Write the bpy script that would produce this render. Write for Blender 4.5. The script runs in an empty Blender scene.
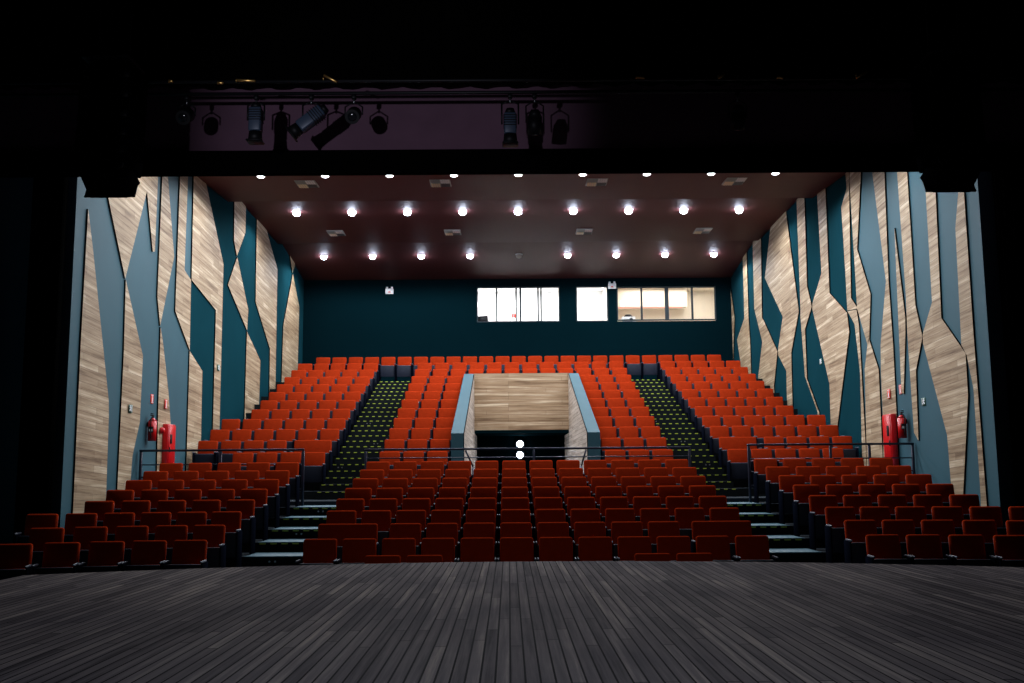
import bpy, bmesh, math, random
from mathutils import Vector, Matrix
random.seed(7)
S = bpy.context.scene
C = S.collection
PI = math.pi

# ------------------------------------------------------------------ camera
f = 1000.0; yh = 472.0; xv = 508.0; rho = 0.0075
tilt = math.atan((yh - 341.5) / f)
yaw = math.atan((512 - xv) / math.hypot(f, yh - 341.5))
Fv = Vector((math.sin(yaw) * math.cos(tilt), math.cos(yaw) * math.cos(tilt), math.sin(tilt)))
Rv = Vector((math.cos(yaw), -math.sin(yaw), 0)); Uv = Rv.cross(Fv)
R2 = (Rv - rho * Uv).normalized(); U2 = (Uv + rho * Rv).normalized()
cam_d = bpy.data.cameras.new('camera'); cam = bpy.data.objects.new('camera', cam_d); C.objects.link(cam)
M = Matrix((R2, U2, -Fv)).transposed().to_4x4(); M.translation = Vector((0, 0, 1.02))
cam.matrix_world = M
cam_d.sensor_width = 36.0; cam_d.lens = f / 1024 * 36.0; cam_d.clip_start = 0.05; cam_d.clip_end = 200
S.camera = cam
S.view_settings.view_transform = 'Standard'; S.view_settings.look = 'None'
S.view_settings.gamma = 1; S.view_settings.use_curve_mapping = False
S.view_settings.exposure = 0.0
w = bpy.data.worlds.new('world'); S.world = w; w.use_nodes = True
w.node_tree.nodes['Background'].inputs[0].default_value = (0.35, 0.45, 0.7, 1)
w.node_tree.nodes['Background'].inputs[1].default_value = 0.0008

# ------------------------------------------------------------------ materials
def mat(name, col, rough=0.6, metal=0.0, noise=0.0, nscale=20.0, bump=0.0, bscale=80.0, sheen=0.0, spec=0.5):
    m = bpy.data.materials.new(name); m.use_nodes = True
    nt = m.node_tree; b = nt.nodes['Principled BSDF']
    b.inputs['Base Color'].default_value = (*col, 1); b.inputs['Roughness'].default_value = rough
    b.inputs['Metallic'].default_value = metal; b.inputs['Specular IOR Level'].default_value = spec
    if spec <= 0.1: b.inputs['IOR'].default_value = 1.03
    if sheen: b.inputs['Sheen Weight'].default_value = sheen
    tc = nt.nodes.new('ShaderNodeTexCoord')
    if noise:
        n = nt.nodes.new('ShaderNodeTexNoise'); n.inputs['Scale'].default_value = nscale; n.inputs['Detail'].default_value = 5
        nt.links.new(tc.outputs['Object'], n.inputs['Vector'])
        mx = nt.nodes.new('ShaderNodeMix'); mx.data_type = 'RGBA'
        mx.inputs[6].default_value = (*[c * (1 - noise) for c in col], 1)
        mx.inputs[7].default_value = (*[min(1, c * (1 + noise)) for c in col], 1)
        nt.links.new(n.outputs['Fac'], mx.inputs[0]); nt.links.new(mx.outputs[2], b.inputs['Base Color'])
    if bump:
        n2 = nt.nodes.new('ShaderNodeTexNoise'); n2.inputs['Scale'].default_value = bscale
        nt.links.new(tc.outputs['Object'], n2.inputs['Vector'])
        bp = nt.nodes.new('ShaderNodeBump'); bp.inputs['Strength'].default_value = bump; bp.inputs['Distance'].default_value = 0.01
        nt.links.new(n2.outputs['Fac'], bp.inputs['Height']); nt.links.new(bp.outputs[0], b.inputs['Normal'])
    return m
def emis(name, col, strength):
    m = bpy.data.materials.new(name); m.use_nodes = True; nt = m.node_tree
    e = nt.nodes.new('ShaderNodeEmission'); e.inputs[0].default_value = (*col, 1); e.inputs[1].default_value = strength
    nt.links.new(e.outputs[0], nt.nodes['Material Output'].inputs[0]); return m

def wood_mat(name, axes, slope, length, row, stops, rough=0.65, mortar=0.0055, grain=0.35, mort_col=(0.02, 0.015, 0.01), spec=0.3, bump=0.1, wear=None, matte=0):
    """planks laid along world axis axes[0], stacked along axes[1]"""
    m = bpy.data.materials.new(name); m.use_nodes = True; nt = m.node_tree; N = nt.nodes; L = nt.links
    b = N['Principled BSDF']; b.inputs['Roughness'].default_value = rough; b.inputs['Specular IOR Level'].default_value = spec
    tc = N.new('ShaderNodeTexCoord'); sp = N.new('ShaderNodeSeparateXYZ'); L.new(tc.outputs['Object'], sp.inputs[0])
    a = sp.outputs['XYZ'.index(axes[0])]; v = sp.outputs['XYZ'.index(axes[1])]
    ma = N.new('ShaderNodeMath'); ma.operation = 'MULTIPLY_ADD'; ma.inputs[1].default_value = slope
    L.new(a, ma.inputs[0]); L.new(v, ma.inputs[2])
    cb = N.new('ShaderNodeCombineXYZ'); L.new(a, cb.inputs[0]); L.new(ma.outputs[0], cb.inputs[1])
    br = N.new('ShaderNodeTexBrick'); br.offset = 0.37; br.offset_frequency = 3; br.squash = 0.7; br.squash_frequency = 2
    br.inputs['Scale'].default_value = 1.0; br.inputs['Brick Width'].default_value = length; br.inputs['Row Height'].default_value = row
    br.inputs['Mortar Size'].default_value = mortar; br.inputs['Mortar Smooth'].default_value = 0.05; br.inputs['Bias'].default_value = 0.0
    br.inputs['Color1'].default_value = (0, 0, 0, 1); br.inputs['Color2'].default_value = (1, 1, 1, 1); br.inputs['Mortar'].default_value = (0.5, 0.5, 0.5, 1)
    L.new(cb.outputs[0], br.inputs['Vector'])
    # stretched grain
    mp = N.new('ShaderNodeMapping'); mp.inputs['Scale'].default_value = (0.38, 0.9 / row * 1.1, 1); L.new(cb.outputs[0], mp.inputs['Vector'])
    no = N.new('ShaderNodeTexNoise'); no.inputs['Scale'].default_value = 1.6; no.inputs['Detail'].default_value = 7; no.inputs['Roughness'].default_value = 0.65
    L.new(mp.outputs[0], no.inputs['Vector'])
    mx = N.new('ShaderNodeMix'); mx.data_type = 'FLOAT'; mx.inputs[0].default_value = grain
    L.new(br.outputs['Color'], mx.inputs[2]); 
    st = N.new('ShaderNodeMapRange'); st.inputs[1].default_value = 0.36; st.inputs[2].default_value = 0.64; L.new(no.outputs['Fac'], st.inputs[0])
    L.new(st.outputs[0], mx.inputs[3])
    cr = N.new('ShaderNodeValToRGB'); e = cr.color_ramp.elements
    e[0].position = 0; e[0].color = (*stops[0], 1); e[1].position = 1; e[1].color = (*stops[-1], 1)
    for i, s_ in enumerate(stops[1:-1]):
        k = e.new((i + 1) / (len(stops) - 1)); k.color = (*s_, 1)
    L.new(mx.outputs[0], cr.inputs[0])
    m2 = N.new('ShaderNodeMix'); m2.data_type = 'RGBA'; m2.inputs[7].default_value = (*mort_col, 1)
    L.new(br.outputs['Fac'], m2.inputs[0]); L.new(cr.outputs[0], m2.inputs[6])
    out = m2.outputs[2]
    if wear:
        n3 = N.new('ShaderNodeTexNoise'); n3.inputs['Scale'].default_value = 0.5; n3.inputs['Detail'].default_value = 6
        L.new(tc.outputs['Object'], n3.inputs['Vector'])
        r3 = N.new('ShaderNodeMapRange'); r3.inputs[1].default_value = 0.35; r3.inputs[2].default_value = 0.7; L.new(n3.outputs['Fac'], r3.inputs[0])
        m3 = N.new('ShaderNodeMix'); m3.data_type = 'RGBA'; m3.blend_type = 'MULTIPLY'; m3.inputs[7].default_value = (*wear, 1)
        L.new(r3.outputs[0], m3.inputs[0]); L.new(out, m3.inputs[6]); out = m3.outputs[2]
        rr = N.new('ShaderNodeMapRange'); rr.inputs[3].default_value = rough - 0.12; rr.inputs[4].default_value = rough + 0.12
        L.new(no.outputs['Fac'], rr.inputs[0]); L.new(rr.outputs[0], b.inputs['Roughness'])
    L.new(out, b.inputs['Base Color'])
    if matte:
        df = N.new('ShaderNodeBsdfDiffuse'); L.new(out, df.inputs['Color']); mm = N.new('ShaderNodeMixShader'); mm.inputs[0].default_value = matte
        L.new(b.outputs[0], mm.inputs[1]); L.new(df.outputs[0], mm.inputs[2]); L.new(mm.outputs[0], N['Material Output'].inputs[0])
    bp = N.new('ShaderNodeBump'); bp.inputs['Strength'].default_value = bump; bp.inputs['Distance'].default_value = 0.01
    L.new(br.outputs['Fac'], bp.inputs['Height']); bp.invert = True; L.new(bp.outputs[0], b.inputs['Normal'])
    return m

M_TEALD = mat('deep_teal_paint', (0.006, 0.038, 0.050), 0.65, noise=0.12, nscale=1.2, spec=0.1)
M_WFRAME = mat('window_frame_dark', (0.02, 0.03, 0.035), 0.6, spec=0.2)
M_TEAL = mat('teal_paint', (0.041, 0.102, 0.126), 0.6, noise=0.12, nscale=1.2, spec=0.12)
M_NAVY = mat('dark_teal_paint', (0.0012, 0.0085, 0.0115), 0.9, noise=0.1, nscale=1.0, spec=0.04)
M_BLACK = mat('black_paint', (0.004, 0.004, 0.005), 0.7, spec=0.2)
M_EDGE = mat('panel_edge_black', (0.004, 0.003, 0.003), 0.9, spec=0.1)
M_CEIL = mat('ceiling_maroon', (0.100, 0.028, 0.027), 0.6, noise=0.10, nscale=3.0, spec=0.3)
M_HEAD = mat('header_plum_paint', (0.16, 0.085, 0.13), 0.75, noise=0.2, nscale=2.5, bump=0.1, bscale=30, spec=0.2)
M_FLOOR = mat('tier_carpet', (0.010, 0.016, 0.022), 0.9, noise=0.2, nscale=30, spec=0.15)
M_TREAD = mat('tread_teal', (0.045, 0.12, 0.155), 0.6, noise=0.15, nscale=8)
M_RISER = mat('riser_black', (0.004, 0.007, 0.008), 0.8, spec=0.15)
M_GLOW = mat('nosing_tape', (0.42, 0.50, 0.05), 0.6)
M_RED = mat('seat_fabric_red', (0.36, 0.030, 0.0065), 0.9, noise=0.2, nscale=14, bump=0.25, bscale=160, sheen=0.0, spec=0.1)
M_SHELL = mat('seat_shell_navy', (0.010, 0.014, 0.028), 0.6, noise=0.1, nscale=12, spec=0.35)
M_FRAME = mat('seat_frame_black', (0.003, 0.004, 0.008), 0.8, spec=0.1)
M_ARM = mat('armrest_grey', (0.06, 0.066, 0.09), 0.5, spec=0.4)
M_DRAPE = mat('black_velour', (0.002, 0.002, 0.002), 1.0, spec=0.05)
M_METAL = mat('black_metal', (0.007, 0.008, 0.010), 0.5, metal=0.2, spec=0.3)
M_LAMPB = mat('lamp_housing', (0.055, 0.085, 0.14), 0.4, metal=0.1, spec=0.5)
M_RAIL = mat('rail_dark_steel', (0.022, 0.025, 0.045), 0.35, metal=0.3, spec=0.5)
M_LENS = mat('lamp_lens_dark', (0.01, 0.012, 0.015), 0.12, spec=0.6)
M_STEEL = mat('steel', (0.45, 0.47, 0.5), 0.3, metal=0.9)
M_GLINT = mat('brass', (0.85, 0.52, 0.16), 0.3, metal=0.9)  # gold metal for the pieces that stand for glints
M_SPK = mat('speaker_black', (0.003, 0.0035, 0.005), 0.8, spec=0.05, noise=0.2, nscale=30)
M_WHITE = mat('white_paint', (0.9, 0.9, 0.9), 0.6)
M_CREAM = mat('cream_metal', (0.92, 0.80, 0.55), 0.5)
M_GREY = mat('grey_metal', (0.45, 0.47, 0.45), 0.5)
M_DGREY = mat('dark_louvre', (0.10, 0.10, 0.10), 0.5)
M_FIRE = mat('fire_red', (0.60, 0.004, 0.006), 0.35, noise=0.06, nscale=6)
M_ROOM = mat('booth_wall', (0.75, 0.70, 0.62), 0.8)
M_ROOMW = mat('booth_wall_white', (0.9, 0.9, 0.9), 0.8)
M_BLUEBOX = mat('pale_blue_metal', (0.22, 0.34, 0.50), 0.5)
M_GREEN = mat('sign_green', (0.02, 0.10, 0.06), 0.5)
M_ORANGE = mat('sign_red', (0.8, 0.05, 0.02), 0.5)
M_LED = emis('downlight_glow', (0.72, 0.80, 1.0), 60)
M_LEDA = emis('downlight_glow_soft', (0.85, 0.9, 1.0), 12)
M_LEDOFF = mat('lamp_glass_off', (0.5, 0.45, 0.4), 0.3)
M_WHITELAMP = emis('entry_lamp_glow', (0.75, 0.85, 1.0), 40)
M_BOOTHLAMP = emis('booth_lamp_glow', (1.0, 0.97, 0.92), 6)
M_COVE = emis('cove_glow', (1.0, 0.45, 0.35), 1.2)
M_WOODS = wood_mat('wall_planks', 'YZ', 0.062, 2.3, 0.13, [(0.13, 0.075, 0.04), (0.31, 0.21, 0.12), (0.45, 0.33, 0.205), (0.70, 0.575, 0.405)], mortar=0.003, grain=0.6, mort_col=(0.13, 0.08, 0.05))
M_WOODB = wood_mat('entry_planks', 'XZ', 0.0, 2.6, 0.115, [(0.11, 0.06, 0.03), (0.29, 0.185, 0.10), (0.40, 0.275, 0.165), (0.68, 0.55, 0.38)], mortar=0.003, grain=0.62, mort_col=(0.12, 0.07, 0.04))
M_WOODE = wood_mat('entry_side_planks', 'YZ', 0.0, 1.9, 0.10, [(0.22, 0.16, 0.12), (0.42, 0.34, 0.27), (0.55, 0.46, 0.38), (0.66, 0.58, 0.5)], mortar=0.004, grain=0.5, mort_col=(0.15, 0.1, 0.08))
M_STAGE = wood_mat('stage_planks', 'YX', 0.0, 2.4, 0.075, [(0.04, 0.034, 0.035), (0.12, 0.101, 0.100), (0.175, 0.148, 0.142), (0.34, 0.285, 0.245)], rough=0.65, mortar=0.0055, grain=0.5, mort_col=(0.002, 0.002, 0.003), spec=0.04, bump=0.2, wear=(0.55, 0.55, 0.62), matte=0.8)
gm = bpy.data.materials.new('booth_glass'); gm.use_nodes = True; nt = gm.node_tree
tr = nt.nodes.new('ShaderNodeBsdfTransparent'); gl = nt.nodes.new('ShaderNodeBsdfGlossy'); gl.inputs['Roughness'].default_value = 0.02
fr = nt.nodes.new('ShaderNodeFresnel'); ms = nt.nodes.new('ShaderNodeMixShader')
nt.links.new(fr.outputs[0], ms.inputs[0]); nt.links.new(tr.outputs[0], ms.inputs[1]); nt.links.new(gl.outputs[0], ms.inputs[2])
nt.links.new(ms.outputs[0], nt.nodes['Material Output'].inputs[0]); M_GLASS = gm

# ------------------------------------------------------------------ mesh helpers
class MB:
    def __init__(s): s.bm = bmesh.new(); s.mats = []
    def mi(s, m):
        if m not in s.mats: s.mats.append(m)
        return s.mats.index(m)
    def box(s, lo, hi, m, bevel=0.0, seg=2, rot=None, piv=None, taper=None):
        g = bmesh.ops.create_cube(s.bm, size=1.0)['verts']
        c = [(a + b) / 2 for a, b in zip(lo, hi)]; d = [abs(b - a) for a, b in zip(lo, hi)]
        for v in g: v.co = Vector((v.co.x * d[0] + c[0], v.co.y * d[1] + c[1], v.co.z * d[2] + c[2]))
        if taper:
            for v in g: taper(v)
        fs = set(fc for v in g for fc in v.link_faces)
        if bevel:
            es = list(set(e for v in g for e in v.link_edges))
            r = bmesh.ops.bevel(s.bm, geom=es, offset=bevel, segments=seg, profile=0.5, affect='EDGES')
            fs = set(r['faces']) | set(fc for fc in fs if fc.is_valid)
            vs = set(v for fc in fs for v in fc.verts)
            fs = set(fc for v in vs for fc in v.link_faces)
        i = s.mi(m)
        vs = set(v for fc in fs for v in fc.verts)
        if rot is not None:
            p = Vector(piv if piv else c)
            for v in vs: v.co = p + rot @ (v.co - p)
        for fc in fs:
            fc.material_index = i; fc.smooth = bool(bevel)
        return vs
    def cyl(s, p, q, r, m, n=12, r2=None, smooth=True):
        p, q = Vector(p), Vector(q); ax = q - p; L = ax.length; r2 = r if r2 is None else r2
        g = bmesh.ops.create_cone(s.bm, cap_ends=True, segments=n, radius1=r, radius2=r2, depth=L)['verts']
        R = Vector((0, 0, 1)).rotation_difference(ax.normalized()).to_matrix(); c = (p + q) / 2
        i = s.mi(m)
        for v in g: v.co = c + R @ v.co
        for fc in set(fc for v in g for fc in v.link_faces):
            fc.material_index = i; fc.smooth = smooth and len(fc.verts) == 4
    def tube(s, pts, r, m, n=8):
        for a, b in zip(pts[:-1], pts[1:]): s.cyl(a, b, r, m, n)
        for p in pts[1:-1]:
            g = bmesh.ops.create_uvsphere(s.bm, u_segments=n, v_segments=6, radius=r)['verts']
            i = s.mi(m)
            for v in g: v.co += Vector(p)
            for fc in set(fc for v in g for fc in v.link_faces): fc.material_index = i; fc.smooth = True
    def prism(s, poly, tof, d0, d1, m_front, m_side):
        """poly of (a,b); tof(a,b,d)->xyz; face at d1 uses m_front"""
        A = [s.bm.verts.new(tof(a, b, d0)) for a, b in poly]; B = [s.bm.verts.new(tof(a, b, d1)) for a, b in poly]
        n = len(poly); si = s.mi(m_side); fi = s.mi(m_front)
        new = []
        for k in range(n):
            fc = s.bm.faces.new((A[k], A[(k + 1) % n], B[(k + 1) % n], B[k])); fc.material_index = si; new.append(fc)
        fc = s.bm.faces.new(B); fc.material_index = fi; new.append(fc)
        fc = s.bm.faces.new(A[::-1]); fc.material_index = si; new.append(fc)
        bmesh.ops.recalc_face_normals(s.bm, faces=new)
    def build(s, name, parent=None, label=None, cat=None, group=None, kind=None, loc=None):
        me = bpy.data.meshes.new(name)
        big = [fc for fc in s.bm.faces if len(fc.verts) > 4]
        if big: bmesh.ops.triangulate(s.bm, faces=big)
        s.bm.to_mesh(me); s.bm.free()
        for m in s.mats: me.materials.append(m)
        o = bpy.data.objects.new(name, me); C.objects.link(o)
        if parent: o.parent = parent
        if loc: o.location = loc
        return tag(o, label, cat, group, kind)
def tag(o, label=None, cat=None, group=None, kind=None):
    if label: o['label'] = label
    if cat: o['category'] = cat
    if group: o['group'] = group
    if kind: o['kind'] = kind
    return o
def empty(name, loc, label, cat, group=None, rz=0.0):
    o = bpy.data.objects.new(name, None); C.objects.link(o); o.location = loc; o.rotation_euler = (0, 0, rz); o.empty_display_size = 0.1
    return tag(o, label, cat, group)
def children(o): return [c for c in KIDS.get(o.name, [])]
KIDS = {}
def reg(root):
    """remember the child tree of a prototype"""
    for c in C.objects:
        if c.parent is root: KIDS.setdefault(root.name, []).append(c); reg(c)
def copy_tree(o, parent=None):
    c = o.copy(); C.objects.link(c)
    if parent: c.parent = parent
    for ch in KIDS.get(o.name, []): copy_tree(ch, c)
    return c
RX = lambda a: Matrix.Rotation(a, 3, 'X'); RY = lambda a: Matrix.Rotation(a, 3, 'Y'); RZ = lambda a: Matrix.Rotation(a, 3, 'Z')
ORD = ['zeroth', 'first', 'second', 'third', 'fourth', 'fifth', 'sixth', 'seventh', 'eighth', 'ninth', 'tenth', 'eleventh', 'twelfth', 'thirteenth', 'fourteenth']
E_FRONT, E_MID, E_REAR, E_HID, E_HEAD, E_STAGE, E_SEATFILL = 240, 285, 285, 175, 1300, 18, 6
# wall panel outlines, metres: (distance from camera, height)
LEFT_PANELS = [[(17.63, 5.79), (17.91, 5.12), (18.59, 3.34), (18.94, 2.42), (18.98, 2.13), (19.02, 0.59), (19.06, -0.18), (17.54, -0.08), (17.61, 0.41), (17.59, 3.4)],
 [(18.03, 6.69), (18.23, 6.56), (18.49, 6.24), (19.49, 4.87), (20.46, 6.93), (20.94, 5.74), (21.06, 5.77), (21.07, 7.42), (21.07, 7.58)],
 [(19.52, 4.86), (20.61, 3.46), (20.59, 2.1), (20.26, 1.4), (20.2, 0.77), (20.22, 0.13), (19.55, 0.16), (19.55, 0.78), (19.58, 3.46)],
 [(21.28, 7.76), (21.33, 7.49), (21.32, 4.84), (21.56, 4.23), (22.29, 5.92), (21.69, 7.6), (21.63, 7.87)],
 [(21.59, 4.21), (21.75, 3.95), (22.25, 2.83), (22.47, 2.14), (22.66, 0.57), (21.73, 0.59), (21.64, 2.21)],
 [(22.46, 8.13), (22.49, 7.84), (22.5, 4.71), (23.62, 3.95), (23.54, 5.63), (23.04, 5.77), (23.05, 8.01), (23.02, 8.3)],
 [(23.62, 3.93), (24.65, 3.56), (24.72, 1.86), (24.81, 0.64), (23.66, 0.66), (23.67, 1.33)],
 [(23.4, 8.8), (23.47, 8.14), (23.58, 5.64), (25.63, 5.24), (25.69, 2.19), (25.72, 1.13), (26.29, 1.13), (26.27, 2.24), (26.18, 6.57), (24.53, 8.2), (24.23, 8.68)],
 [(27.03, 8.85), (27.12, 7.42), (27.46, 7.07), (28.27, 7.93), (28.26, 8.69), (27.83, 9.08)],
 [(27.49, 7.05), (26.66, 6.1), (28.75, 5.15), (28.82, 5.76)],
 [(28.74, 5.12), (28.73, 2.64), (28.76, 1.7), (30.37, 1.74), (30.36, 3.0), (30.38, 4.45)],
 [(29.52, 8.79), (29.64, 6.14), (31.57, 4.96), (31.66, 2.71), (32.48, 2.75), (32.43, 3.95), (32.33, 7.7), (30.87, 8.55), (30.64, 8.92)],
 [(33.78, 8.87), (34.62, 8.02), (34.98, 8.39), (34.77, 8.88)],
 [(34.67, 8.0), (33.37, 5.97), (33.27, 3.45), (35.87, 3.64), (35.8, 4.82), (35.85, 7.02)]]
RIGHT_PANELS = [[(17.78, 6.65), (17.91, 6.04), (18.11, 5.45), (18.18, 3.27), (18.0, 3.06), (17.82, 2.45), (17.82, 0.54), (17.89, -0.06), (17.61, -0.04), (17.62, 0.41), (17.68, 3.39), (17.68, 5.98), (17.67, 6.61)],
 [(19.29, 7.23), (19.29, 6.72), (19.32, 4.26), (19.85, 3.7), (19.86, 3.52), (19.02, 1.65), (18.98, 0.57), (19.05, -0.12), (18.65, -0.1), (18.5, 0.58), (18.05, 2.33), (18.04, 3.1), (18.95, 3.89), (18.85, 6.31), (18.83, 7.09)],
 [(20.62, 7.67), (20.65, 7.32), (20.57, 4.58), (20.61, 3.79), (20.57, 1.76), (20.37, 1.59), (20.29, 3.01), (19.87, 3.65), (20.12, 4.34), (20.13, 7.16), (20.13, 7.51)],
 [(20.97, 6.16), (21.06, 3.64), (21.1, 2.64), (20.99, 2.59), (20.72, 3.8), (20.67, 4.16)],
 [(22.04, 8.13), (22.06, 7.76), (21.61, 5.12), (22.13, 3.77), (22.2, 3.12), (22.23, 2.1), (22.44, 0.34), (21.57, 0.37), (21.44, 2.19), (21.41, 3.68), (21.46, 5.1), (21.34, 7.54), (21.34, 7.9)],
 [(23.78, 8.64), (23.81, 8.3), (23.78, 7.84), (24.23, 7.5), (24.18, 5.88), (24.17, 4.88), (23.49, 4.82), (22.93, 3.87), (22.81, 4.0), (22.57, 5.0), (23.28, 6.21), (22.75, 7.97), (22.66, 8.28), (23.45, 8.53), (23.55, 7.97), (23.5, 5.74), (23.49, 4.85), (23.87, 5.14), (23.59, 7.98), (23.52, 8.56)],
 [(22.85, 4.05), (23.2, 3.34), (23.36, 1.42), (23.47, 0.54), (22.48, 0.56), (22.37, 1.4), (22.33, 3.25)],
 [(24.16, 4.86), (23.72, 4.48), (23.52, 3.3), (23.67, 1.4), (23.77, 0.54), (23.5, 0.54), (23.4, 1.42), (23.42, 3.29), (23.43, 4.41), (23.53, 4.8)],
 [(26.08, 8.75), (26.02, 6.19), (26.93, 5.51), (26.95, 5.37), (25.81, 3.22), (25.86, 2.22), (25.98, 1.27), (25.58, 1.26), (25.35, 2.1), (24.12, 4.35), (24.21, 4.83), (25.45, 5.55), (25.36, 8.53)],
 [(27.94, 9.12), (28.04, 5.61), (28.08, 5.36), (27.9, 3.61), (26.92, 2.56), (26.94, 1.54), (26.52, 1.53), (26.79, 2.55), (27.73, 3.53), (27.7, 4.93), (26.99, 5.45), (27.33, 6.08), (27.18, 8.9)],
 [(30.69, 8.89), (31.78, 7.18), (29.89, 5.62), (30.57, 4.69), (30.57, 4.53), (29.75, 3.95), (29.83, 3.0), (30.0, 1.91), (29.42, 1.89), (29.26, 2.89), (29.16, 4.43), (28.22, 5.52), (29.12, 8.88)],
 [(33.17, 9.04), (33.3, 6.42), (32.43, 5.18), (33.13, 4.11), (33.34, 3.01), (31.21, 2.88), (31.21, 3.64), (30.64, 4.65), (32.16, 5.86), (32.34, 5.96), (32.08, 8.51), (32.27, 8.89)],
 [(34.64, 8.86), (34.76, 6.33), (35.99, 5.73), (35.57, 4.83), (35.69, 3.69), (34.08, 3.57), (34.09, 4.39), (34.05, 5.28), (34.15, 6.24), (34.05, 8.79)],
 [(37.23, 8.56), (37.23, 5.25), (37.43, 4.01), (36.9, 3.97), (36.7, 5.19), (36.26, 6.56), (37.04, 8.52)]]

# ------------------------------------------------------------------ room shell
XL, XR, YB = -7.6, 8.35, 36.73
struct = dict(kind='structure')
# stage floor: main stage plus curved apron
m = MB()
pts = [(-9, -1.0), (9.5, -1.0), (9.5, 9.4), (5.35, 9.4)]
for i in range(0, 21):
    x = 5.35 - i * (5.35 + 5.02) / 20; u = (x - 0.165) / 5.185
    pts.append((x, 11.72 - 1.15 * u * u))
pts += [(-5.02, 9.35), (-9, 9.35)]
m.prism(pts, lambda a, b, d: (a, b, d), -0.12, 0.0, M_STAGE, M_BLACK)
m.build('stage_floor', kind='structure')
m = MB()
fp = [(x * 0.995, y - 0.06) for x, y in pts]
m.prism(fp, lambda a, b, d: (a, b, d), -0.95, -0.12, M_BLACK, M_BLACK); m.build('wall_stage_front', kind='structure')

# seating tiers
def row_d(k): return 14.2 + 0.88 * (k - 1) if k <= 8 else 22.97 + 0.93 * (k - 9)
def row_z(k): return -0.772 + 0.163 * (k - 1) if k <= 8 else 0.625 + 0.3057 * (k - 9)
CURV = {0: 0.8, 1: 0.8, 2: 0.75, 3: 0.45, 4: 0.3, 5: 0.2, 6: 0.15, 7: 0.08, 8: 0.0}
LE, RE = -4.22, 4.97        # aisle-side edges of the side blocks
LC, RC = -2.93, 3.69        # edges of the centre block
def bend(k, x):
    c = CURV.get(k, 0.0)
    t = max(0.0, (LE - x) / 3.0) if x < 0 else max(0.0, (x - RE) / 3.0)
    return c * t * t
FR = 0.62
def strip(m, x0, x1, k, ynext=None, top=None, n=1, low=None, frontmat=None):
    z = row_z(k); zl = (z - 0.34) if low is None else low
    xs = [x0 + (x1 - x0) * i / n for i in range(n + 1)]
    fr = [(x, row_d(k) - FR - bend(k, x)) for x in xs]
    if ynext is None: bk = [(x, row_d(k + 1) - FR - (bend(k + 1, x) if k < 8 else 0) + 0.02) for x in xs]
    else: bk = [(x, ynext) for x in xs]
    m.prism(fr + bk[::-1], lambda a, b, d: (a, b, d), zl, z, top or M_FLOOR, frontmat or M_RISER)
m = MB()
for (x0, x1, n) in ((-8.9, LE, 8), (LC, RC, 1), (RE, 9.6, 8)):
    for k in range(1, 9): strip(m, x0, x1, k, n=n, ynext=21.0 if k == 8 else None)
for (x0, x1) in ((XL, -4.23), (5.03, XR)):
    for k in range(9, 20): strip(m, x0, x1, k)
for k in range(9, 18):
    for (x0, x1) in ((-3.0, -1.36), (2.16, 3.8)): strip(m, x0, x1, k)
for k in (18, 19): strip(m, -3.0, 3.8, k)
strip(m, XL, XR, 20, ynext=YB)
m.box((-9, 8.8, -1.1), (9.7, 13.62, -0.93), M_FLOOR)          # pit floor
m.box((XL, 20.9, 0.1), (XR, 22.42, 0.45), M_FLOOR)          # cross aisle
m.build('floor', kind='structure')

# aisle stairs
for side, (a, b, a2, b2) in enumerate(((LE, LC, -4.23, -3.0), (RC, RE, 3.8, 5.03))):
    m = MB()
    steps = []
    for k in range(1, 9):
        strip(m, a, b, k, ynext=21.0 if k == 8 else None, top=M_TREAD); steps.append((a, b, row_d(k) - FR, row_z(k), k))
    for k in range(9, 20):
        y0 = row_d(k) - FR - 0.2; z = row_z(k)
        m.box((a2, y0, z - 0.3), (b2, y0 + 0.48, z), M_RISER)
        m.box((a2, y0 + 0.465, z - 0.15), (b2, y0 + 0.95, z + 0.153), M_RISER)
        steps.append((a2, b2, y0, z, k)); steps.append((a2, b2, y0 + 0.465, z + 0.153, k))
    steps.append((a2, b2, row_d(20) - FR, row_z(20), 20))
    st = m.build('floor_aisle_stairs', kind='structure')
    for (p, q, y, z, k) in steps:
        n = MB()
        nd = 7; wd = (q - p) / nd
        if k <= 8:
            if k in (5, 6, 7, 8):
                for i in range(nd): n.box((p + wd * (i + 0.12), y - 0.006, z - 0.035), (p + wd * (i + 0.7), y + 0.01, z - 0.01), M_GLOW)
            n.box((p, y - 0.02, z - 0.01), (q, y + 0.035, z + 0.006), M_TREAD)
        else:
            for i in range(nd): n.box((p + wd * (i + 0.2), y - 0.006, z - 0.024), (p + wd * (i + 0.66), y + 0.01, z - 0.004), M_GLOW)
        n.build('nosing_strip', parent=st)
    for (k, xo) in ((4, 0.45), (6, 0.5), (8, 0.55), (11, 0.2), (11, 1.05), (13, 0.8), (15, 0.35), (2, 0.6)):
        y = row_d(k) - FR - (0.2 if k > 8 else 0); z = row_z(k); n = MB()
        for dx in (-0.045, 0.045): n.cyl((a + xo + dx, y + 0.01, z - 0.08), (a + xo + dx, y - 0.012, z - 0.08), 0.016, M_STEEL, 8)
        n.build('step_light', parent=st)

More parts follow.
